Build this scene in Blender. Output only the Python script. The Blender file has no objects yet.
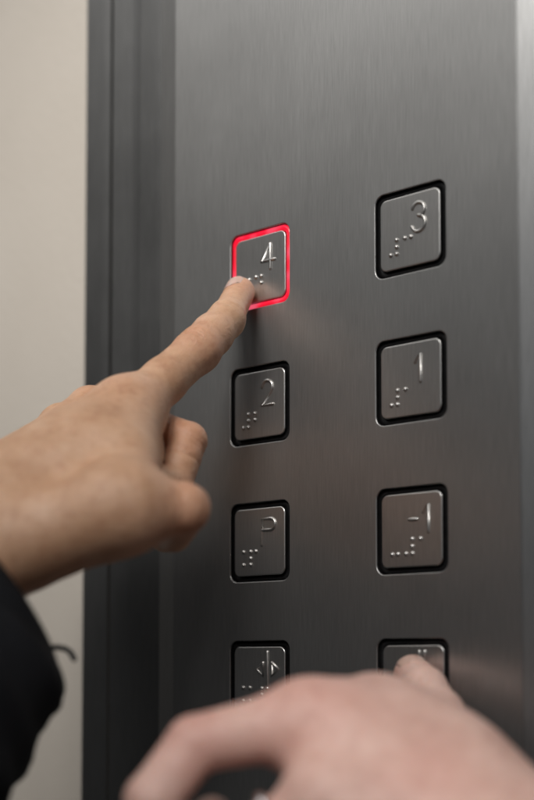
import bpy, bmesh, math, random
import numpy as np
from mathutils import Vector, Matrix

random.seed(7); np.random.seed(7)
sc = bpy.context.scene
COL = sc.collection
MM = 0.001
R = math.radians

# ------------------------------------------------------------------ camera frame (metres given in mm)
YAW, PIT = 0.72659, 0.05671
FPX, CXP, CYP = 1380.0, 267.0, 584.8
CAM = np.array([393.59, -437.87, -170.64])
D = np.array([-math.sin(YAW)*math.cos(PIT), math.cos(YAW)*math.cos(PIT), math.sin(PIT)])
RT = np.array([math.cos(YAW), math.sin(YAW), 0.0])
UP = np.cross(RT, D)
def ray(x, y): return D + RT*(x-CXP)/FPX - UP*(y-CYP)/FPX
def at(x, y, w): return CAM + ray(x, y)*w              # point at depth w (mm)
def aty(x, y, Y):                                     # point at distance |Y| in front of the panel
    r = ray(x, y); return CAM + r*(Y-CAM[1])/r[1]

# ------------------------------------------------------------------ helpers
def tag(o, label=None, cat=None, group=None, kind=None):
    if label: o['label'] = label
    if cat: o['category'] = cat
    if group: o['group'] = group
    if kind: o['kind'] = kind
    return o
def empty(name, loc=(0, 0, 0)):
    o = bpy.data.objects.new(name, None); COL.objects.link(o)
    o.location = Vector(loc)*MM; o.empty_display_size = 0.02
    return o
def mesh_obj(name, verts, faces, mat, parent=None, smooth=True):
    me = bpy.data.meshes.new(name)
    me.from_pydata([tuple(float(c)*MM for c in v) for v in verts], [], [tuple(int(i) for i in f) for f in faces])
    me.update()
    if smooth: me.polygons.foreach_set('use_smooth', [True]*len(me.polygons))
    me.materials.append(mat)
    o = bpy.data.objects.new(name, me); COL.objects.link(o)
    if parent is not None:
        o.parent = parent
        o.matrix_parent_inverse = Matrix.Identity(4)
        # parent Empties carry only a translation; keep the child where it was modelled
        off = parent.location.copy(); p = parent.parent
        while p is not None: off = off + p.location; p = p.parent
        o.location = -off
    return o
def plane_uv(o):
    me = o.data; uv = me.uv_layers.new(name='UVMap')
    for l in me.loops:
        c = me.vertices[l.vertex_index].co
        uv.data[l.index].uv = (c.x*10, c.z*10)

class MB:
    def __init__(s): s.v = []; s.f = []
    def add(s, v, f):
        n = len(s.v); s.v += [tuple(p) for p in v]; s.f += [tuple(i+n for i in q) for q in f]
    def box(s, x0, x1, y0, y1, z0, z1):
        v = [(x, y, z) for x in (x0, x1) for y in (y0, y1) for z in (z0, z1)]
        s.add(v, [(0,1,3,2),(4,6,7,5),(0,4,5,1),(2,3,7,6),(0,2,6,4),(1,5,7,3)])
    def tube(s, pts, r, n=10):
        """round stroke lying on the face, capped with hemispheres"""
        pts = [np.array(p, float) for p in pts]
        ext = []
        for k in range(len(pts)):
            a = pts[max(k-1, 0)]; b = pts[min(k+1, len(pts)-1)]
            t = (b-a)/np.linalg.norm(b-a); ext.append(t)
        rings = []
        for q in (0.15, 0.6, 0.9): rings.append((pts[0]-ext[0]*r*math.cos(math.asin(q)), ext[0], r*q))
        for p, t in zip(pts, ext): rings.append((p, t, r))
        for q in (0.9, 0.6, 0.15): rings.append((pts[-1]+ext[-1]*r*math.cos(math.asin(q)), ext[-1], r*q))
        v = []; f = []
        for p, t, rr in rings:
            u = np.cross(t, (0, 1, 0)); u /= np.linalg.norm(u); w = np.cross(u, t)
            for i in range(n):
                a = 2*math.pi*i/n; v.append(p + rr*(u*math.cos(a)+w*math.sin(a)))
        for k in range(len(rings)-1):
            for i in range(n):
                j = (i+1) % n; f.append((k*n+i, k*n+j, (k+1)*n+j, (k+1)*n+i))
        f.append(tuple(range(n))[::-1]); f.append(tuple((len(rings)-1)*n+i for i in range(n)))
        s.add(v, f)
    def dome(s, c, r, n=14, m=6):
        v = []; f = []
        for k in range(m):
            a = math.pi/2*k/m
            for i in range(n):
                b = 2*math.pi*i/n
                v.append((c[0]+r*math.cos(a)*math.cos(b), c[1]-r*0.85*math.sin(a), c[2]+r*math.cos(a)*math.sin(b)))
        v.append((c[0], c[1]-r*0.85, c[2]))
        for k in range(m-1):
            for i in range(n):
                j = (i+1) % n; f.append((k*n+i, k*n+j, (k+1)*n+j, (k+1)*n+i))
        for i in range(n): f.append(((m-1)*n+i, (m-1)*n+(i+1) % n, m*n))
        s.add(v, f)
    def build(s, name, mat, parent=None, smooth=True): return mesh_obj(name, s.v, s.f, mat, parent, smooth)

# ------------------------------------------------------------------ materials
def mat(name):
    m = bpy.data.materials.new(name); m.use_nodes = True
    nt = m.node_tree; b = nt.nodes['Principled BSDF']
    return m, nt, b
def N(nt, t, **k):
    n = nt.nodes.new(t)
    for a, v in k.items():
        if a in n.inputs.keys(): n.inputs[a].default_value = v
        else: setattr(n, a, v)
    return n
def ramp(nt, stops):
    n = nt.nodes.new('ShaderNodeValToRGB'); e = n.color_ramp.elements
    while len(e) < len(stops): e.new(0.5)
    for i, (p, c) in enumerate(stops):
        e[i].position = p; e[i].color = (c[0], c[1], c[2], 1) if hasattr(c, '__len__') else (c, c, c, 1)
    return n

def brushed(name, col, rough, aniso=0.6, scale=1.0, smudge=0.06, bump=0.10):
    m, nt, b = mat(name); L = nt.links.new
    tc = N(nt, 'ShaderNodeTexCoord')
    mp = N(nt, 'ShaderNodeMapping'); mp.inputs['Scale'].default_value = (2100*scale, 2100*scale, 75*scale)
    L(tc.outputs['Object'], mp.inputs['Vector'])
    n1 = N(nt, 'ShaderNodeTexNoise', Scale=1.0, Detail=4.0, Roughness=0.65); L(mp.outputs[0], n1.inputs['Vector'])
    mp2 = N(nt, 'ShaderNodeMapping'); mp2.inputs['Scale'].default_value = (380*scale, 380*scale, 7*scale)
    L(tc.outputs['Object'], mp2.inputs['Vector'])
    n2 = N(nt, 'ShaderNodeTexNoise', Scale=1.0, Detail=3.0, Roughness=0.6); L(mp2.outputs[0], n2.inputs['Vector'])
    n3 = N(nt, 'ShaderNodeTexNoise', Scale=14.0, Detail=8.0, Roughness=0.62); L(tc.outputs['Object'], n3.inputs['Vector'])
    # roughness: base + smudges + streaks
    mr = N(nt, 'ShaderNodeMapRange'); mr.inputs['From Min'].default_value = .3; mr.inputs['From Max'].default_value = .7
    mr.inputs['To Min'].default_value = rough-smudge; mr.inputs['To Max'].default_value = rough+smudge
    mix = N(nt, 'ShaderNodeMix'); mix.data_type = 'FLOAT'; mix.inputs[0].default_value = .12
    L(n3.outputs['Fac'], mix.inputs[2]); L(n2.outputs['Fac'], mix.inputs[3]); L(mix.outputs[0], mr.inputs['Value'])
    L(mr.outputs[0], b.inputs['Roughness'])
    cr = ramp(nt, [(0.3, [c*0.86 for c in col]), (0.7, [min(1, c*1.12) for c in col])])
    mx = N(nt, 'ShaderNodeMix'); mx.data_type = 'FLOAT'; mx.inputs[0].default_value = .10
    L(n1.outputs['Fac'], mx.inputs[2]); L(n2.outputs['Fac'], mx.inputs[3]); L(mx.outputs[0], cr.inputs[0])
    L(cr.outputs[0], b.inputs['Base Color'])
    b.inputs['Metallic'].default_value = 1.0
    b.inputs['Anisotropic'].default_value = aniso
    tn = N(nt, 'ShaderNodeTangent'); tn.direction_type = 'UV_MAP'; tn.uv_map = 'UVMap'
    L(tn.outputs[0], b.inputs['Tangent'])
    bp = N(nt, 'ShaderNodeBump', Strength=bump, Distance=0.00005); L(n1.outputs['Fac'], bp.inputs['Height'])
    L(bp.outputs[0], b.inputs['Normal'])
    return m

M_PLATE = brushed('brushed_steel_plate', (0.44, 0.437, 0.43), 0.41, 0.45, smudge=0.018)
M_CAP = brushed('brushed_steel_cap', (0.62, 0.61, 0.595), 0.37, 0.35, smudge=0.02)
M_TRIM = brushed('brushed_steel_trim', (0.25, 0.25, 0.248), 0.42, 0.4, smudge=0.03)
def relief_mat():
    m, nt, b = mat('polished_steel_relief'); L = nt.links.new
    tc = N(nt, 'ShaderNodeTexCoord'); n = N(nt, 'ShaderNodeTexNoise', Scale=900.0, Detail=3.0); L(tc.outputs['Object'], n.inputs['Vector'])
    cr = ramp(nt, [(0.3, (.52, .51, .49)), (.7, (.64, .62, .60))]); L(n.outputs['Fac'], cr.inputs[0]); L(cr.outputs[0], b.inputs['Base Color'])
    b.inputs['Metallic'].default_value = 1; b.inputs['Roughness'].default_value = .35
    return m
M_RELIEF = relief_mat()
def black_plastic():
    m, nt, b = mat('black_rubber_gap'); L = nt.links.new
    tc = N(nt, 'ShaderNodeTexCoord'); n = N(nt, 'ShaderNodeTexNoise', Scale=400.0, Detail=4.0); L(tc.outputs['Object'], n.inputs['Vector'])
    cr = ramp(nt, [(0.3, (.004, .004, .0045)), (.7, (.010, .0095, .010))]); L(n.outputs['Fac'], cr.inputs[0]); L(cr.outputs[0], b.inputs['Base Color'])
    b.inputs['Roughness'].default_value = .6; b.inputs['Specular IOR Level'].default_value = .2
    return m
M_BLACK = black_plastic()
def lit_ring():
    m, nt, b = mat('lit_red_light_ring'); L = nt.links.new
    tc = N(nt, 'ShaderNodeTexCoord'); n = N(nt, 'ShaderNodeTexNoise', Scale=70.0, Detail=1.5); L(tc.outputs['Object'], n.inputs['Vector'])
    cr = ramp(nt, [(0.36, (.62, .001, .014)), (.5, (.95, .006, .035)), (.64, (1.0, .12, .20))]); L(n.outputs['Fac'], cr.inputs[0])
    L(cr.outputs[0], b.inputs['Emission Color']); b.inputs['Emission Strength'].default_value = .80
    b.inputs['Base Color'].default_value = (.5, .01, .03, 1); b.inputs['Roughness'].default_value = .3
    return m
M_RED = lit_ring()

def skin(name, c_lo, c_mid, c_hi, sss=0.22):
    m, nt, b = mat(name); L = nt.links.new
    tc = N(nt, 'ShaderNodeTexCoord')
    n = N(nt, 'ShaderNodeTexNoise', Scale=55.0, Detail=5.0, Roughness=.6); L(tc.outputs['Object'], n.inputs['Vector'])
    cr = ramp(nt, [(.3, c_lo), (.5, c_mid), (.72, c_hi)]); L(n.outputs['Fac'], cr.inputs[0])
    fl = N(nt, 'ShaderNodeAttribute'); fl.attribute_name = 'flush'
    mx = N(nt, 'ShaderNodeMix'); mx.data_type = 'RGBA'
    L(fl.outputs['Fac'], mx.inputs[0]); L(cr.outputs[0], mx.inputs[6])
    mx.inputs[7].default_value = (c_mid[0]*1.0, c_mid[1]*.70, c_mid[2]*.68, 1)
    n5 = N(nt, 'ShaderNodeTexNoise', Scale=260.0, Detail=4.0, Roughness=.6); L(tc.outputs['Object'], n5.inputs['Vector'])
    c5 = ramp(nt, [(.32, (.80, .70, .66)), (.5, (1, 1, 1)), (.7, (1.06, 1.08, 1.08))]); L(n5.outputs['Fac'], c5.inputs[0])
    m5 = N(nt, 'ShaderNodeMix'); m5.data_type = 'RGBA'; m5.blend_type = 'MULTIPLY'; m5.inputs[0].default_value = .55
    L(mx.outputs[2], m5.inputs[6]); L(c5.outputs[0], m5.inputs[7]); L(m5.outputs[2], b.inputs['Base Color'])
    b.inputs['Roughness'].default_value = .41
    b.inputs['Subsurface Weight'].default_value = sss
    b.inputs['Subsurface Radius'].default_value = (1.0, .35, .18)
    b.inputs['Subsurface Scale'].default_value = .0045
    v = N(nt, 'ShaderNodeTexVoronoi', Scale=1100.0); v.feature = 'DISTANCE_TO_EDGE'; L(tc.outputs['Object'], v.inputs['Vector'])
    n2 = N(nt, 'ShaderNodeTexNoise', Scale=420.0, Detail=5.0, Roughness=.7); L(tc.outputs['Object'], n2.inputs['Vector'])
    mp = N(nt, 'ShaderNodeMapping'); mp.inputs['Scale'].default_value = (260, 260, 900); mp.inputs['Rotation'].default_value = (0, R(40), R(35))
    L(tc.outputs['Object'], mp.inputs['Vector'])
    n3 = N(nt, 'ShaderNodeTexNoise', Scale=1.0, Detail=4.0, Roughness=.65); L(mp.outputs[0], n3.inputs['Vector'])
    b1 = N(nt, 'ShaderNodeBump', Strength=.5, Distance=.0004); L(v.outputs['Distance'], b1.inputs['Height'])
    b2 = N(nt, 'ShaderNodeBump', Strength=.55, Distance=.0006); L(n2.outputs['Fac'], b2.inputs['Height']); L(b1.outputs[0], b2.inputs['Normal'])
    b3 = N(nt, 'ShaderNodeBump', Strength=.5, Distance=.0005); L(n3.outputs['Fac'], b3.inputs['Height']); L(b2.outputs[0], b3.inputs['Normal'])
    L(b3.outputs[0], b.inputs['Normal'])
    return m
M_SKIN = skin('tan_skin', (.52, .29, .17), (.62, .37, .23), (.69, .445, .30), .12)
M_SKIN2 = skin('pink_skin', (.57, .355, .295), (.65, .425, .355), (.72, .50, .425))
def nail_mat():
    m, nt, b = mat('fingernail'); L = nt.links.new
    tc = N(nt, 'ShaderNodeTexCoord'); n = N(nt, 'ShaderNodeTexNoise', Scale=300.0, Detail=2.0); L(tc.outputs['Object'], n.inputs['Vector'])
    cr = ramp(nt, [(.3, (.54, .35, .28)), (.7, (.60, .41, .34))]); L(n.outputs['Fac'], cr.inputs[0]); L(cr.outputs[0], b.inputs['Base Color'])
    b.inputs['Roughness'].default_value = .28; b.inputs['Subsurface Weight'].default_value = .15; b.inputs['Subsurface Scale'].default_value = .002
    b.inputs['Coat Weight'].default_value = .25; b.inputs['Coat Roughness'].default_value = .2
    return m
M_NAIL = nail_mat()
def fabric():
    m, nt, b = mat('black_jacket_fabric'); L = nt.links.new
    tc = N(nt, 'ShaderNodeTexCoord')
    n = N(nt, 'ShaderNodeTexNoise', Scale=35.0, Detail=6.0, Roughness=.6); L(tc.outputs['Object'], n.inputs['Vector'])
    cr = ramp(nt, [(.3, (.004, .0045, .006)), (.7, (.012, .013, .016))]); L(n.outputs['Fac'], cr.inputs[0]); L(cr.outputs[0], b.inputs['Base Color'])
    b.inputs['Roughness'].default_value = .75; b.inputs['Specular IOR Level'].default_value = .25
    n2 = N(nt, 'ShaderNodeTexNoise', Scale=900.0, Detail=3.0); L(tc.outputs['Object'], n2.inputs['Vector'])
    bp = N(nt, 'ShaderNodeBump', Strength=.5, Distance=.0008); L(n2.outputs['Fac'], bp.inputs['Height']); L(bp.outputs[0], b.inputs['Normal'])
    return m
M_FABRIC = fabric()
def wallmat():
    m, nt, b = mat('beige_textured_wall'); L = nt.links.new
    tc = N(nt, 'ShaderNodeTexCoord')
    n = N(nt, 'ShaderNodeTexNoise', Scale=9.0, Detail=6.0, Roughness=.6); L(tc.outputs['Object'], n.inputs['Vector'])
    cr = ramp(nt, [(.3, (.49, .445, .39)), (.7, (.525, .48, .425))]); L(n.outputs['Fac'], cr.inputs[0]); L(cr.outputs[0], b.inputs['Base Color'])
    b.inputs['Roughness'].default_value = .6
    n2 = N(nt, 'ShaderNodeTexNoise', Scale=330.0, Detail=5.0, Roughness=.6); L(tc.outputs['Object'], n2.inputs['Vector'])
    v = N(nt, 'ShaderNodeTexVoronoi', Scale=240.0); v.feature = 'SMOOTH_F1'; L(tc.outputs['Object'], v.inputs['Vector'])
    b1 = N(nt, 'ShaderNodeBump', Strength=.32, Distance=.0005); L(n2.outputs['Fac'], b1.inputs['Height'])
    b2 = N(nt, 'ShaderNodeBump', Strength=.2, Distance=.0005); L(v.outputs['Distance'], b2.inputs['Height']); L(b1.outputs[0], b2.inputs['Normal'])
    L(b2.outputs[0], b.inputs['Normal'])
    return m
M_WALL = wallmat()

# ------------------------------------------------------------------ button panel
CSP, RSP = 79.767, 59.374
HOLE, FACE = 34.0, 28.9
ZT, ZB = 300.0, -450.0
XL, XR = -52.0, 128.6

def rrect(cx, cz, half, rad, n=8):
    pts = []
    for sx, sz, a0 in ((1, 1, 0), (-1, 1, 90), (-1, -1, 180), (1, -1, 270)):
        for k in range(n+1):
            a = R(a0 + 90*k/n)
            pts.append((cx+sx*(half-rad)+rad*math.cos(a), cz+sz*(half-rad)+rad*math.sin(a)))
    return pts

panel = tag(empty('elevator_panel', (38, 0, ZB)), 'brushed steel elevator control panel with two columns of square braille push buttons', 'elevator panel')

def faceplate():
    mb = MB()
    xs = [XL, CSP/2, XR]
    zs = [ZT] + [RSP/2 - RSP*k for k in range(5)]
    # cells with a hole
    for c in range(2):
        for r in range(4):
            cx, cz = c*CSP, -r*RSP
            x0, x1 = xs[c], xs[c+1]; z1, z0 = RSP/2-RSP*r, RSP/2-RSP*(r+1)
            hp = rrect(cx, cz, HOLE/2+0.38, 4.28)
            n = len(hp); loops = []
            outer = []
            for (x, z) in hp:
                dx, dz = x-cx, z-cz
                t = min(((x1-cx)/dx if dx > 1e-9 else (x0-cx)/dx if dx < -1e-9 else 1e9), ((z1-cz)/dz if dz > 1e-9 else (z0-cz)/dz if dz < -1e-9 else 1e9))
                outer.append((cx+dx*t, cz+dz*t))
            # snap the nearest ring point to each corner of the cell
            for X in (x0, x1):
                for Z in (z0, z1):
                    i = min(range(n), key=lambda i: (outer[i][0]-X)**2+(outer[i][1]-Z)**2); outer[i] = (X, Z)
            loops.append([(x, 0, z) for x, z in outer])
            for k in range(6):                     # rolled lip of the opening
                a = R(90*k/5); e = 0.38*(1-math.sin(a)); y = 0.5*(1-math.cos(a))
                loops.append([(x, y, z) for x, z in rrect(cx, cz, HOLE/2+e, 4.0+e)])
            loops.append([(x, 7.0, z) for x, z in rrect(cx, cz, HOLE/2, 4.0)])
            v = [p for l in loops for p in l]; f = []
            for k in range(len(loops)-1):
                for i in range(n):
                    j = (i+1) % n; f.append((k*n+i, k*n+j, (k+1)*n+j, (k+1)*n+i))
            mb.add(v, f)
    zb = RSP/2-RSP*4
    mb.add([(XL, 0, RSP/2), (XR, 0, RSP/2), (XR, 0, ZT), (XL, 0, ZT)], [(0, 1, 2, 3)])
    mb.add([(XL, 0, ZB), (XR, 0, ZB), (XR, 0, zb), (XL, 0, zb)], [(0, 1, 2, 3)])
    o = mb.build('faceplate', M_PLATE, panel)
    bm = bmesh.new(); bm.from_mesh(o.data); bmesh.ops.remove_doubles(bm, verts=bm.verts, dist=1e-6)
    bmesh.ops.recalc_face_normals(bm, faces=bm.faces)
    big = max(bm.faces, key=lambda q: q.calc_area())
    if big.normal.y > 0: bmesh.ops.reverse_faces(bm, faces=bm.faces)
    for q in bm.faces:
        q.smooth = abs(q.normal.y) < .98
        q.material_index = 1 if min(u.co.y for u in q.verts) > .00035 else 0
    bm.to_mesh(o.data); bm.free(); plane_uv(o); o.data.materials.append(M_BLACK)
    return o
faceplate()

def strip(name, prof, parent, matl, z0=ZB, z1=ZT, radius=0.0):
    """vertical sheet-metal strip from a plan profile [(x, y)]"""
    v = []; f = []
    for x, y in prof: v += [(x, y, z0), (x, y, z1)]
    for k in range(len(prof)-1): f.append((2*k, 2*k+2, 2*k+3, 2*k+1))
    o = mesh_obj(name, v, f, matl, parent, smooth=False); plane_uv(o); return o

# folded edges of the panel
strip('side_flange', [(-66.6, 8), (-66.0, 4.4), (-65.0, 3.4), (-53.2, .25), (XL, 0)], panel, M_PLATE)
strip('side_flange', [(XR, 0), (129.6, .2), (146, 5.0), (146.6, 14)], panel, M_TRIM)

jamb = tag(empty('door_jamb', (-90, 8, ZB)), 'dark folded steel jamb strip between the beige wall and the button panel', 'door jamb')
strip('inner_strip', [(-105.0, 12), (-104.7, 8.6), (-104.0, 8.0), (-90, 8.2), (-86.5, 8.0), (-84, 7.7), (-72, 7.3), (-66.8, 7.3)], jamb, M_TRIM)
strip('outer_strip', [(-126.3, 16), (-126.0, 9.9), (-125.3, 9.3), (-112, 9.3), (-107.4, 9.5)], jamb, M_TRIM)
strip('groove', [(-107.5, 12.4), (-104, 12.4)], jamb, M_BLACK)

# wall
mb = MB(); mb.box(-900, -126.2, 14, 60, -450, 300)
w = mb.build('wall', M_WALL, None, smooth=False)
tag(w, 'matt beige wall with a fine leathery texture left of the steel jamb', 'wall', kind='structure')

def arc(cx, cz, r, a0, a1, n=12, rz=None):
    rz = rz or r
    return [(cx+r*math.cos(R(a0+(a1-a0)*k/n)), cz+rz*math.sin(R(a0+(a1-a0)*k/n))) for k in range(n+1)]
HASH = [(-9.2, -9.4), (-6.3, -9.4), (-6.3, -6.6), (-6.3, -3.8)]
BUTTONS = {
 (0, 0): ('4', [[(5.8, 9.8), (0.9, 2.7), (8.3, 2.7)], [(5.9, 9.6), (5.9, -1.0)]], HASH+[(-2.4, -3.4), (.7, -3.4), (.7, -6.3)]),
 (1, 0): ('3', [arc(4.3, 7.3, 2.9, 165, -75), arc(4.3, 1.8, 3.2, 90, -165)[0:], ], [(x, z+1.0) for x, z in HASH]+[(-2.3, -2.8), (.6, -2.8)]),
 (0, 1): ('2', [arc(4.5, 6.7, 3.0, 170, -35, rz=3.1)+[(1.5, -.8), (7.9, -.8)]], HASH+[(-2.5, -3.8), (-2.5, -6.5)]),
 (1, 1): ('1', [[(2.3, 6.3), (4.8, 9.4), (4.8, -1.5)]], HASH+[(-2.4, -3.8)]),
 (0, 2): ('P', [[(1.5, -1.5), (1.5, 9.6)]+[(6.2, 9.6)]+arc(6.6, 7.2, 2.4, 80, -80)+[(6.2, 4.8), (1.6, 4.8)]], [(-9, -4.1), (-4.9, -4.1), (-1.9, -4.1), (-4.9, -7), (-9, -9.7), (-4.9, -9.7)]),
 (1, 2): ('-1', [[(5.6, 6.6), (8.0, 9.4), (8.0, -1.2)], [(-1.1, 4.0), (2.7, 4.0)]], [(-9.3, -9.3), (-6.5, -9.3), (-2.6, -9.3), (.4, -9.3), (.4, -6.5), (.4, -3.7), (4.3, -3.7)]),
 (0, 3): ('open', [[(4.7, 12.2), (4.7, -2.2)], [(7.2, 7.6), (11.0, 4.9), (7.2, 2.2), (7.2, 7.6)], [(2.2, 7.6), (-1.6, 4.9), (2.2, 2.2), (2.2, 7.6)]], [(-9.2, -3.1), (-5.3, -3.1), (1.5, -3.3), (4.6, -3.3), (1.5, -6.0), (-9.2, -8.8), (-5.3, -8.8), (1.5, -8.8)]),
 (1, 3): ('bell', [[(-.4, .6), (1.0, 2.4), (1.4, 4.6)]+arc(4.3, 5.0, 2.9, 170, 10)+[(7.2, 4.6), (7.6, 2.4), (9.0, .6), (-.4, .6)], [(3.0, 12.0), (3.0, 10.2)], [(5.6, 12.0), (5.6, 10.2)], arc(4.3, -.6, 1.5, 200, 340)], [(-9.2, -3.8), (-6.3, -6.6), (-2.5, -3.8), (.5, -3.8), (.5, -9.4)]),
}
LABELS = {'4': 'square steel button 4 with its surround lit red, in the left column', '3': 'square steel button 3 at the top of the right column',
 '2': 'square steel button 2 below the lit button', '1': 'square steel button 1 below button 3', 'P': 'square steel button marked P',
 '-1': 'square steel button marked -1', 'open': 'square steel button with two arrowheads beside a vertical line', 'bell': 'square steel button under the blurred fingertip'}

def cap_mesh(cx, cz, yo=0.0):
    """button face with rounded edge"""
    loops = []; n = 36
    loops.append([(x, 5.0+yo, z) for x, z in rrect(cx, cz, FACE/2, 3.0)])
    for k in range(6):
        a = R(90*k/5); e = .45*(1-math.cos(a)); y = .45*(1-math.sin(a))
        loops.append([(x, y+yo, z) for x, z in rrect(cx, cz, FACE/2-e, max(3.0-e, .5))])
    v = [p for l in loops for p in l]; f = []
    for k in range(len(loops)-1):
        for i in range(n):
            j = (i+1) % n; f.append((k*n+i, k*n+j, (k+1)*n+j, (k+1)*n+i))
    f.append(tuple((len(loops)-1)*n+i for i in range(n)))
    return v, f

def ring_mesh(cx, cz, y, inner, outer, ri, ro, y2):
    n = 36
    a = [(x, y, z) for x, z in rrect(cx, cz, inner, ri)]; b = [(x, y, z) for x, z in rrect(cx, cz, outer, ro)]
    c = [(x, y2, z) for x, z in rrect(cx, cz, inner, ri)]; d = [(x, y2, z) for x, z in rrect(cx, cz, outer, ro)]
    v = a+b+c+d; f = []
    for i in range(n):
        j = (i+1) % n
        f += [(i, j, n+j, n+i), (2*n+i, 3*n+i, 3*n+j, 2*n+j), (i, 2*n+i, 2*n+j, j), (n+i, n+j, 3*n+j, 3*n+i)]
    return v, f

for (c, r), (sym, strokes, dots) in BUTTONS.items():
    cx, cz = c*CSP, -r*RSP
    press = {'4': 0.5, 'bell': .5}.get(sym, 0.0)
    lit = sym == '4'
    v, f = cap_mesh(cx, cz, press)
    b = mesh_obj('push_button', v, f, M_CAP, panel); plane_uv(b)
    bm = bmesh.new(); bm.from_mesh(b.data); bmesh.ops.recalc_face_normals(bm, faces=bm.faces)
    for q in bm.faces:
        q.material_index = 1 if max(u.co.y for u in q.verts) > .002 and len(q.verts) == 4 else 0
        if len(q.verts) > 4:
            q.smooth = False
            if q.normal.y > 0: bmesh.ops.reverse_faces(bm, faces=bm.faces)
    bm.to_mesh(b.data); bm.free(); b.data.materials.append(M_BLACK)
    b['label'] = LABELS[sym]
    def sub(name, mb_, m_):
        o = mesh_obj(name, mb_.v, mb_.f, m_, None); o.parent = b; o.location = (0, 0, 0); return o
    mb = MB()
    if lit: mb.add(*ring_mesh(cx, cz, .95, FACE/2+.40, HOLE/2-.34, 3.25, 3.75, 6.0))
    else: mb.add(*ring_mesh(cx, cz, 1.6, FACE/2+.04, HOLE/2-.03, 3.02, 3.97, 6.0))
    sub('light_ring' if lit else 'gap_ring', mb, M_RED if lit else M_BLACK)
    mb = MB()
    for s in strokes: mb.tube([(cx+x, press+.02, cz+z) for x, z in s], .72)
    sub('symbol', mb, M_RELIEF)
    mb = MB()
    for x, z in dots: mb.dome((cx+x, press, cz+z), .95)
    sub('braille_dots', mb, M_RELIEF)

# ------------------------------------------------------------------ hands: distance field -> one continuous skin mesh
def sd_cone(P, a, b, ra, rb):
    a = np.asarray(a, float); b = np.asarray(b, float)
    ba = b-a; pa = P-a; h = np.clip((pa@ba)/(ba@ba), 0, 1)
    return np.linalg.norm(pa-h[:, None]*ba, axis=1) - (ra+(rb-ra)*h)
def smin(a, b, k):
    if k <= 0: return np.minimum(a, b)
    h = np.clip(.5+.5*(b-a)/k, 0, 1)
    return b+(a-b)*h-k*h*(1-h)
def make_field(prims):
    def F(P):
        d = None
        for (a, b, ra, rb, k) in prims:
            e = sd_cone(P, a, b, ra, rb)
            d = e if d is None else smin(d, e, k)
        return d
    return F
def surface_nets(F, lo, hi, h):
    lo = np.array(lo, float); cf = 4
    n = (np.ceil((np.array(hi)-lo)/(h*cf)).astype(int)+1)*cf
    nc = n//cf
    I = np.stack(np.meshgrid(*[np.arange(k) for k in nc], indexing='ij'), -1).reshape(-1, 3)
    ctr = lo+(I*cf+(cf-1)/2)*h
    dc = F(ctr).reshape(nc)
    near = np.abs(dc) < h*cf*1.9
    V = np.repeat(np.repeat(np.repeat(dc, cf, 0), cf, 1), cf, 2)
    mask = np.repeat(np.repeat(np.repeat(near, cf, 0), cf, 1), cf, 2)
    idx = np.argwhere(mask)
    out = np.empty(len(idx))
    for s in range(0, len(idx), 400000): out[s:s+400000] = F(lo+idx[s:s+400000]*h)
    V[mask] = out
    S = V < 0
    # cells containing a sign change
    c8 = [S[i:n[0]-1+i, j:n[1]-1+j, k:n[2]-1+k] for i in (0, 1) for j in (0, 1) for k in (0, 1)]
    tot = sum(c.astype(int) for c in c8)
    act = (tot > 0) & (tot < 8)
    cells = np.argwhere(act); vid = -np.ones(act.shape, int); vid[act] = np.arange(len(cells))
    acc = np.zeros((len(cells), 3)); cnt = np.zeros(len(cells))
    corners = [(i, j, k) for i in (0, 1) for j in (0, 1) for k in (0, 1)]
    for ai, a in enumerate(corners):
        for bi in range(ai+1, 8):
            b_ = corners[bi]
            if sum(abs(a[q]-b_[q]) for q in range(3)) != 1: continue
            va = V[cells[:, 0]+a[0], cells[:, 1]+a[1], cells[:, 2]+a[2]]; vb = V[cells[:, 0]+b_[0], cells[:, 1]+b_[1], cells[:, 2]+b_[2]]
            m_ = (va < 0) != (vb < 0); t = np.where(m_, va/np.where(m_, va-vb, 1), 0)[:, None]
            p = np.array(a)+t*(np.array(b_)-np.array(a))
            acc += np.where(m_[:, None], p, 0); cnt += m_
    verts = lo+(cells+acc/cnt[:, None])*h
    faces = []
    for ax in range(3):
        o1, o2 = (ax+1) % 3, (ax+2) % 3
        sl0 = [slice(1, n[q]-1) for q in range(3)]; sl1 = [slice(1, n[q]-1) for q in range(3)]
        sl0[ax] = slice(0, n[ax]-1); sl1[ax] = slice(1, n[ax])
        A = S[tuple(sl0)]; B = S[tuple(sl1)]
        e = np.argwhere(A != B); 
        if not len(e): continue
        fl = A[tuple(e.T)]
        base = e.copy(); base[:, o1] += 1; base[:, o2] += 1
        def g(d1, d2):
            q = base.copy(); q[:, o1] -= d1; q[:, o2] -= d2; return vid[tuple(q.T)]
        q = np.stack([g(1, 1), g(0, 1), g(0, 0), g(1, 0)], 1)
        q[~fl] = q[~fl][:, ::-1]
        faces.append(q)
    return verts, np.concatenate(faces)

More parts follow.
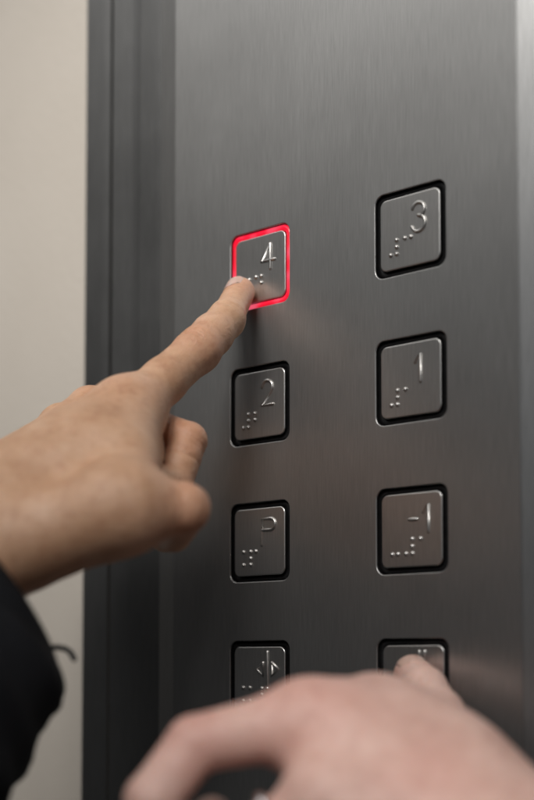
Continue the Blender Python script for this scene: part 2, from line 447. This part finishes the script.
def grad(F, P, e=.4):
    g = np.stack([F(P+np.eye(3)[i]*e)-F(P-np.eye(3)[i]*e) for i in range(3)], 1)
    return g/np.maximum(np.linalg.norm(g, axis=1), 1e-9)[:, None]
def hand_mesh(name, prims, matl, parent, creases=(), flush=(), h=1.0, pad=6, clip=None, tendons=()):
    F = make_field(prims)
    P = np.array([q for p in prims for q in (p[0], p[1])]); rad = max(max(p[2], p[3]) for p in prims)
    v, f = surface_nets(F, P.min(0)-rad-pad, P.max(0)+rad+pad, h)
    nrm = grad(F, v)
    for (p0, ax, dors, dep, sig, reach) in creases:
        ax = np.array(ax)/np.linalg.norm(ax); q = v-p0; s = q@ax
        wob = .35*np.sin(q@np.cross(ax, dors)*.9+s*.3)
        rr = np.linalg.norm(q-np.outer(s, ax), axis=1)
        m_ = np.clip((nrm@dors)*1.3+.25, 0, 1)*(rr < reach)*(np.abs(s) < reach)
        v = v-nrm*(dep*np.exp(-((s+wob)/sig)**2)*m_)[:, None]
    for (a, b, amp, sig) in tendons:
        v = v+nrm*(amp*np.exp(-(np.maximum(sd_cone(v, a, b, 0, 0), 0)/sig)**2))[:, None]
    o = mesh_obj(name, v, f, matl, parent)
    at_ = o.data.attributes.new('flush', 'FLOAT', 'POINT'); val = np.zeros(len(v))
    for (p, s, a) in flush: val = np.maximum(val, a*np.exp(-(np.linalg.norm(v-p, axis=1)/s)**2))
    at_.data.foreach_set('value', val.astype(np.float32))
    return o, F

def nail(F, tip, axis, dors, wid, length, parent, back=1.5):
    axis = axis/np.linalg.norm(axis); dors = dors-axis*(dors@axis); dors /= np.linalg.norm(dors)
    side = np.cross(axis, dors); nu, nv = 17, 19
    pts = []
    for j in range(nv):
        t = j/(nv-1)                       # 0 cuticle .. 1 free edge
        for i in range(nu):
            u = (i/(nu-1)*2-1)
            # rounded outline
            wloc = wid/2*(1-.10*(1-t))*math.sqrt(max(0, 1-max(0, (.28-t)/.28)**2*.75))
            wloc *= math.sqrt(max(.02, 1-max(0, (t-.78)/.26)**2*.8))
            pts.append(tip+axis*(-back-length*(1-t) + (-.9*u*u if t > .8 else 0) + (.9*u*u if t < .2 else 0))+side*(u*wloc)+dors*16)
    P = np.array(pts)
    for _ in range(40): P = P-dors*F(P)[:, None]*.8
    # flatten along the length a little and lift
    g = grad(F, P); lift = []
    for j in range(nv):
        for i in range(nu):
            u = (i/(nu-1)*2-1); lift.append(.32*(1-abs(u)**4)+.10*(j/(nv-1)))
    top = P+g*np.array(lift)[:, None]; bot = P-g*.5
    v = np.concatenate([top, bot]); f = []; n = nu*nv
    for j in range(nv-1):
        for i in range(nu-1):
            a = j*nu+i; f.append((a, a+1, a+nu+1, a+nu)); f.append((n+a, n+a+nu, n+a+nu+1, n+a+1))
    edge = [i for i in range(nu)]+[j*nu+nu-1 for j in range(1, nv)]+[(nv-1)*nu+i for i in range(nu-2, -1, -1)]+[j*nu for j in range(nv-2, 0, -1)]
    for k in range(len(edge)):
        a, b = edge[k], edge[(k+1) % len(edge)]; f.append((a, n+a, n+b, b))
    o = mesh_obj('fingernail', v, f, M_NAIL, None); o.parent = parent; return o

CAMV = -D
# ---- first person: left hand pressing the lit button
person1 = tag(empty('person', tuple(at(-60, 720, 470))), 'hand in a black jacket sleeve, its index finger pressing the lit button 4', 'person')
i_tip = aty(240, 292, -6.6); i_dip = aty(226, 320, -24); i_pip = aty(198, 350, -44); i_mcp = aty(127, 414, -80)
wr = at(-14, 524, 492)
t_cmc = aty(30, 540, -138); t_mcp = aty(122, 508, -118); t_ip = aty(184, 508, -100); t_tip = aty(173, 533, -84)
m_mcp = aty(92, 411, -70); m_pip = aty(188, 441, -56); m_dip = aty(173, 484, -66); m_tip = aty(142, 482, -84)
r_mcp = aty(62, 427, -64); r_pip = aty(168, 480, -52); r_tip = aty(150, 520, -66)
p_mcp = aty(36, 446, -66); p_pip = aty(150, 520, -56); p_tip = aty(165, 536, -66)
forearm = at(-85, 640, 455)
prims1 = [
 (i_mcp, wr, 11.5, 19, 0), (m_mcp, wr, 9.5, 20, 8), (r_mcp, wr, 9, 20, 8), (p_mcp, wr, 9, 18, 8),
 (wr, forearm, 20, 23, 12),
 (t_cmc, t_mcp, 17, 14.5, 12),
 (i_mcp, t_mcp, 12, 13, 14),
 (aty(85, 470, -105), aty(60, 490, -115), 21, 22, 12),
 (i_mcp, (i_mcp+i_pip)/2, 11.0, 9.0, 6), ((i_mcp+i_pip)/2, i_pip, 9.0, 8.7, 3),
 (i_pip, (i_pip+i_dip)/2, 8.3, 7.8, 5), ((i_pip+i_dip)/2, i_dip, 7.7, 7.15, 5), (i_dip, i_tip, 7.0, 6.4, 5),
 (aty(138, 452, -82), aty(128, 478, -92), 10, 11, 3),
 (m_mcp, m_pip, 9.6, 7.6, 3), (m_pip, m_dip, 7.7, 7.4, .8), (m_dip, m_tip, 7.6, 6.8, .8),
 (r_mcp, r_pip, 10, 8.2, 3), (r_pip, r_tip, 8.2, 7, .8),
 (p_mcp, p_pip, 9, 7.4, 3), (p_pip, p_tip, 7.4, 6.4, .8),
 (t_mcp, t_ip, 12.0, 9.3, 5), (t_ip, t_tip, 8.8, 7.2, 1.0),
]
def nrmz(a): return np.array(a)/np.linalg.norm(a)
ax_i = nrmz(i_tip-i_dip)
dv = UP*.7-RT*.52-D*.4
dors_i = nrmz(dv-ax_i*(dv@ax_i))
cre = []
for k, dd in ((-2.6, .28), (-.9, .4), (.9, .38), (2.6, .25)):
    a_ = nrmz(i_dip-i_pip)
    cre.append((i_pip+a_*k, nrmz(i_dip-i_mcp), dors_i, dd*2.0, .6, 14))
for k, dd in ((-1.1, .26), (.6, .32)):
    cre.append((i_dip+ax_i*k, ax_i, dors_i, dd*1.6, .6, 11))
for k in (-1.2, .9): cre.append((t_ip+nrmz(t_ip-t_mcp)*(k-3), nrmz(t_ip-t_mcp), nrmz(CAMV+UP*.5), .3, .8, 14))
ax_t = nrmz(t_mcp-t_cmc)
for k in (-2.2, 0, 2.0): cre.append((t_mcp+ax_t*k*1.2, nrmz(t_ip-t_mcp), nrmz(CAMV*.7+UP*.7), .22, .7, 20))
for k, dd in ((-2.4, .3), (-.4, .45), (1.6, .35)): cre.append((t_ip+nrmz(t_ip-t_mcp)*k, nrmz(t_tip-t_mcp), nrmz(CAMV+UP*.4), dd, .6, 13))
for k, dd in ((-2.0, .35), (0, .5), (2.0, .35)): cre.append((m_pip+nrmz(m_dip-m_pip)*(k+1), nrmz(nrmz(m_dip-m_pip)*.8-nrmz(m_pip-m_mcp)*.2), nrmz(RT+CAMV*.3), dd, .6, 12))
cre.append(((m_pip+m_dip)/2, nrmz(m_dip-m_pip), nrmz(CAMV), .5, .7, 11))
for k in (-3, -1, 1.2, 3.2): cre.append((i_mcp+nrmz(i_pip-i_mcp)*k*1.3, nrmz(i_pip-i_mcp), dors_i, .2, .7, 13))
fl = [(i_pip, 12, .6), (m_dip, 9, .5), ((i_mcp+i_pip)/2, 9, .2), (i_tip, 11, .5), (i_mcp, 14, .5), (m_pip, 13, .55), (t_ip, 14, .5), (m_mcp, 10, .5)]
tend = [(i_mcp+dors_i*11, at(20, 462, 500)+dors_i*14, 1.1, 4.5), (aty(120, 455, -112), aty(70, 480, -126), -1.6, 9), (m_mcp+dors_i*10, aty(0, 480, -115)+dors_i*16, .5, 6)]
hand1, F1 = hand_mesh('hand', prims1, M_SKIN, person1, cre, fl, h=.7, tendons=tend)
nail(F1, i_tip+ax_i*6.0, ax_i, dors_i, 9.6, 10.5, hand1, back=2.2)

def sleeve(name, rings, matl, parent, n=72, fold=1.0, seed=0):
    """rings: (centre, axis, radius_u, radius_v, u dir)"""
    rng = np.random.RandomState(seed); ph = rng.rand(8)*6.28
    v = []; f = []
    for k, (c, ax, ru, rv, u) in enumerate(rings):
        ax = nrmz(ax); u = nrmz(u-ax*(u@ax)); w_ = np.cross(ax, u)
        for i in range(n):
            a = 2*math.pi*i/n
            d = fold*(1.4*math.sin(2*a+ph[0]+k*.35)+1.0*math.sin(3*a+ph[1]-k*.55)+.7*math.sin(5*a+ph[2]+k*.9)+1.2*math.sin(k*1.25+ph[3]+1.3*math.sin(a)))*min(1, k/6)
            v.append(c+u*(ru+d)*math.cos(a)+w_*(rv+d)*math.sin(a))
    for k in range(len(rings)-1):
        for i in range(n):
            j = (i+1) % n; f.append((k*n+i, k*n+j, (k+1)*n+j, (k+1)*n+i))
    return mesh_obj(name, v, f, matl, parent)
c0 = at(-17, 598, 476); c1 = at(-176, 788, 430)
axs = c1-c0; L_ = np.linalg.norm(axs); axn = nrmz(axs)
rim = nrmz(RT*96-UP*84)            # towards the lower right of the cuff
rimu = nrmz(rim-axn*(rim@axn))
rings = []
for k in range(30):
    t = k/29
    if k < 4: rr = (33, 38.5, 40.6, 41.2)[k]; cc = c0+axn*(9, .6, 0, 1.6)[k]
    else: rr = 41.4+.6*math.sin(t*14)+9*t-(1.2 if k == 9 else 0); cc = c0+axn*(1.6+(k-3)/26*L_*1.1)
    cc = cc+rimu*0
    rings.append((cc, nrmz(axn*.93+rimu*-.25) if k < 6 else axn, rr, rr*(.66+.2*min(1, k/12)), rimu))
slv = sleeve('jacket_sleeve', rings, M_FABRIC, person1, fold=.9)
slv['label'] = 'black jacket cuff'
th = [at(44, 650, 476), at(56, 647, 476), at(66, 649, 474), at(71, 653, 473), at(74, 659, 472)]
mb = MB(); mb.tube(th, 1.0, n=8)
o = mb.build('cuff_thread', M_FABRIC, None); o.parent = slv

# ---- second person: near, blurred left hand pressing the lowest right button
person2 = tag(empty('person', tuple(at(560, 1000, 380))), 'blurred bare pinkish hand with a silver ring, pressing the bottom right button', 'person')
j_tip = aty(413, 675, -7.8); j_dip = at(424, 690, 508); j_pip = at(438, 716, 486); j_mcp = at(400, 758, 440)
n_mcp = at(302, 722, 425); n_pip = at(195, 744, 418); n_dip = at(152, 800, 412); n_tip = at(150, 850, 410)
q_mcp = at(326, 800, 405); q_pip = at(215, 850, 400)
wr2 = at(585, 905, 395); fore2 = at(760, 1060, 360)
prims2 = [
 (j_mcp, wr2, 22, 24, 0), (n_mcp, wr2, 12, 24, 10), (q_mcp, wr2, 14, 22, 12), (at(335, 870, 400), wr2, 12, 20, 12),
 (wr2, fore2, 27, 31, 14),
 (at(345, 745, 432), at(430, 790, 430), 20, 24, 14), (at(375, 712, 448), j_mcp, 11, 16, 12),
 (j_mcp, j_pip, 11.5, 9.4, 8), (j_pip, j_dip, 9.2, 8.7, 3), (j_dip, j_tip, 8.5, 7.4, 2),
 (n_mcp, n_pip, 11.0, 8.8, 6), (n_pip, n_dip, 8.8, 8.2, 1.2), (n_dip, n_tip, 8.5, 7.2, 1.2),
 (q_mcp, at(268, 832, 404), 9.5, 8.6, 4), (at(268, 832, 404), q_pip, 8.6, 8, 1.5),
 (at(212, 816, 436), at(262, 890, 420), 6.4, 8, 1),
]
fl2 = [(j_tip, 12, .4), (n_mcp, 24, .45), (n_pip, 16, .5), (at(430, 790, 400), 16, .35), (j_mcp, 16, .35)]
hand2, F2 = hand_mesh('hand', prims2, M_SKIN2, person2, [], fl2, h=1.2)
axj = nrmz(j_tip-j_dip); dj = nrmz(UP*.75-D*.75-RT*.12)
nail(F2, j_tip+axj*7.0, axj, dj, 11.0, 11.5, hand2, back=2.4)
# silver ring on the curled finger
def ring_band(c, ax, rad, wdt, thick, matl, parent):
    ax = nrmz(ax); u = nrmz(np.cross(ax, [0, 0, 1.])); w_ = np.cross(ax, u); n = 48; m_ = 10; v = []; f = []
    for i in range(n):
        a = 2*math.pi*i/n; rd = u*math.cos(a)+w_*math.sin(a)
        for j in range(m_):
            b = 2*math.pi*j/m_; v.append(c+rd*(rad+thick*math.cos(b))+ax*wdt*math.sin(b))
    for i in range(n):
        for j in range(m_):
            f.append((i*m_+j, i*m_+(j+1) % m_, ((i+1) % n)*m_+(j+1) % m_, ((i+1) % n)*m_+j))
    o = mesh_obj('finger_ring', v, f, matl, None); o.parent = parent; o['label'] = 'thin silver finger ring'; return o
m_s, nt_s, b_s = mat('polished_silver'); b_s.inputs['Metallic'].default_value = 1; b_s.inputs['Base Color'].default_value = (.85, .84, .86, 1); b_s.inputs['Roughness'].default_value = .12
ring_band(at(274, 823, 404), at(268, 832, 404)-q_mcp, 9.5, 1.5, .7, m_s, hand2)

# ------------------------------------------------------------------ light
def area(name, loc, target, sx, sy, power, col, spread=180):
    l = bpy.data.lights.new(name, 'AREA'); l.shape = 'RECTANGLE'; l.size = sx; l.size_y = sy; l.energy = power; l.color = col
    l.spread = R(spread)
    o = bpy.data.objects.new(name, l); COL.objects.link(o); o.location = loc
    o.rotation_euler = (Vector(target)-Vector(loc)).to_track_quat('-Z', 'Y').to_euler()
    return o
area('ceiling_lamp', (-.75, -1.0, 1.5), (0, 0, 0), 1.4, 1.0, 9.0, (1.0, .985, .96), 180)
area('flange_fill', (.55, -1.6, .55), (0.1, 0, 0), .6, .9, 2.1, (.93, .96, 1.0), 180)  # added fill with no real source, brightens the right flange
area('upper_fill', (.18, -.62, .50), (-.12, -.03, .09), .34, .28, .72, (1.0, .97, .93), 48)  # added light: narrow beam brightens upper wall and first hand, lower wall falls off
sl = bpy.data.lights.new('hand_fill', 'SPOT'); sl.energy = 48; sl.spot_size = R(17); sl.spot_blend = 1.0; sl.shadow_soft_size = .12; sl.color = (1.0, .97, .95)  # added spot without a source in the cabin, brightens the near hand
so = bpy.data.objects.new('hand_fill', sl); COL.objects.link(so); so.location = (.72, -.80, .55)
so.rotation_euler = (Vector(at(420, 780, 410)*MM)-so.location).to_track_quat('-Z', 'Y').to_euler()
wd = bpy.data.worlds.new('World'); sc.world = wd; wd.use_nodes = True
wd.node_tree.nodes['Background'].inputs[0].default_value = (.95, .95, .96, 1)
wd.node_tree.nodes['Background'].inputs[1].default_value = .024

# ------------------------------------------------------------------ camera
cd = bpy.data.cameras.new('camera'); co = bpy.data.objects.new('camera', cd); COL.objects.link(co)
cd.sensor_fit = 'VERTICAL'; cd.sensor_height = 36; cd.sensor_width = 24; cd.lens = FPX/800*36
cd.shift_y = (CYP-400)/800; cd.clip_start = .01; cd.clip_end = 50
m4 = Matrix(((RT[0], UP[0], -D[0], CAM[0]*MM), (RT[1], UP[1], -D[1], CAM[1]*MM), (RT[2], UP[2], -D[2], CAM[2]*MM), (0, 0, 0, 1)))
co.matrix_world = m4
cd.dof.use_dof = True; cd.dof.focus_distance = .572; cd.dof.aperture_fstop = 4.2
sc.camera = co
sc.view_settings.view_transform = 'Standard'; sc.view_settings.look = 'None'; sc.view_settings.exposure = 0; sc.view_settings.gamma = 1
sc.cycles.max_bounces = 8
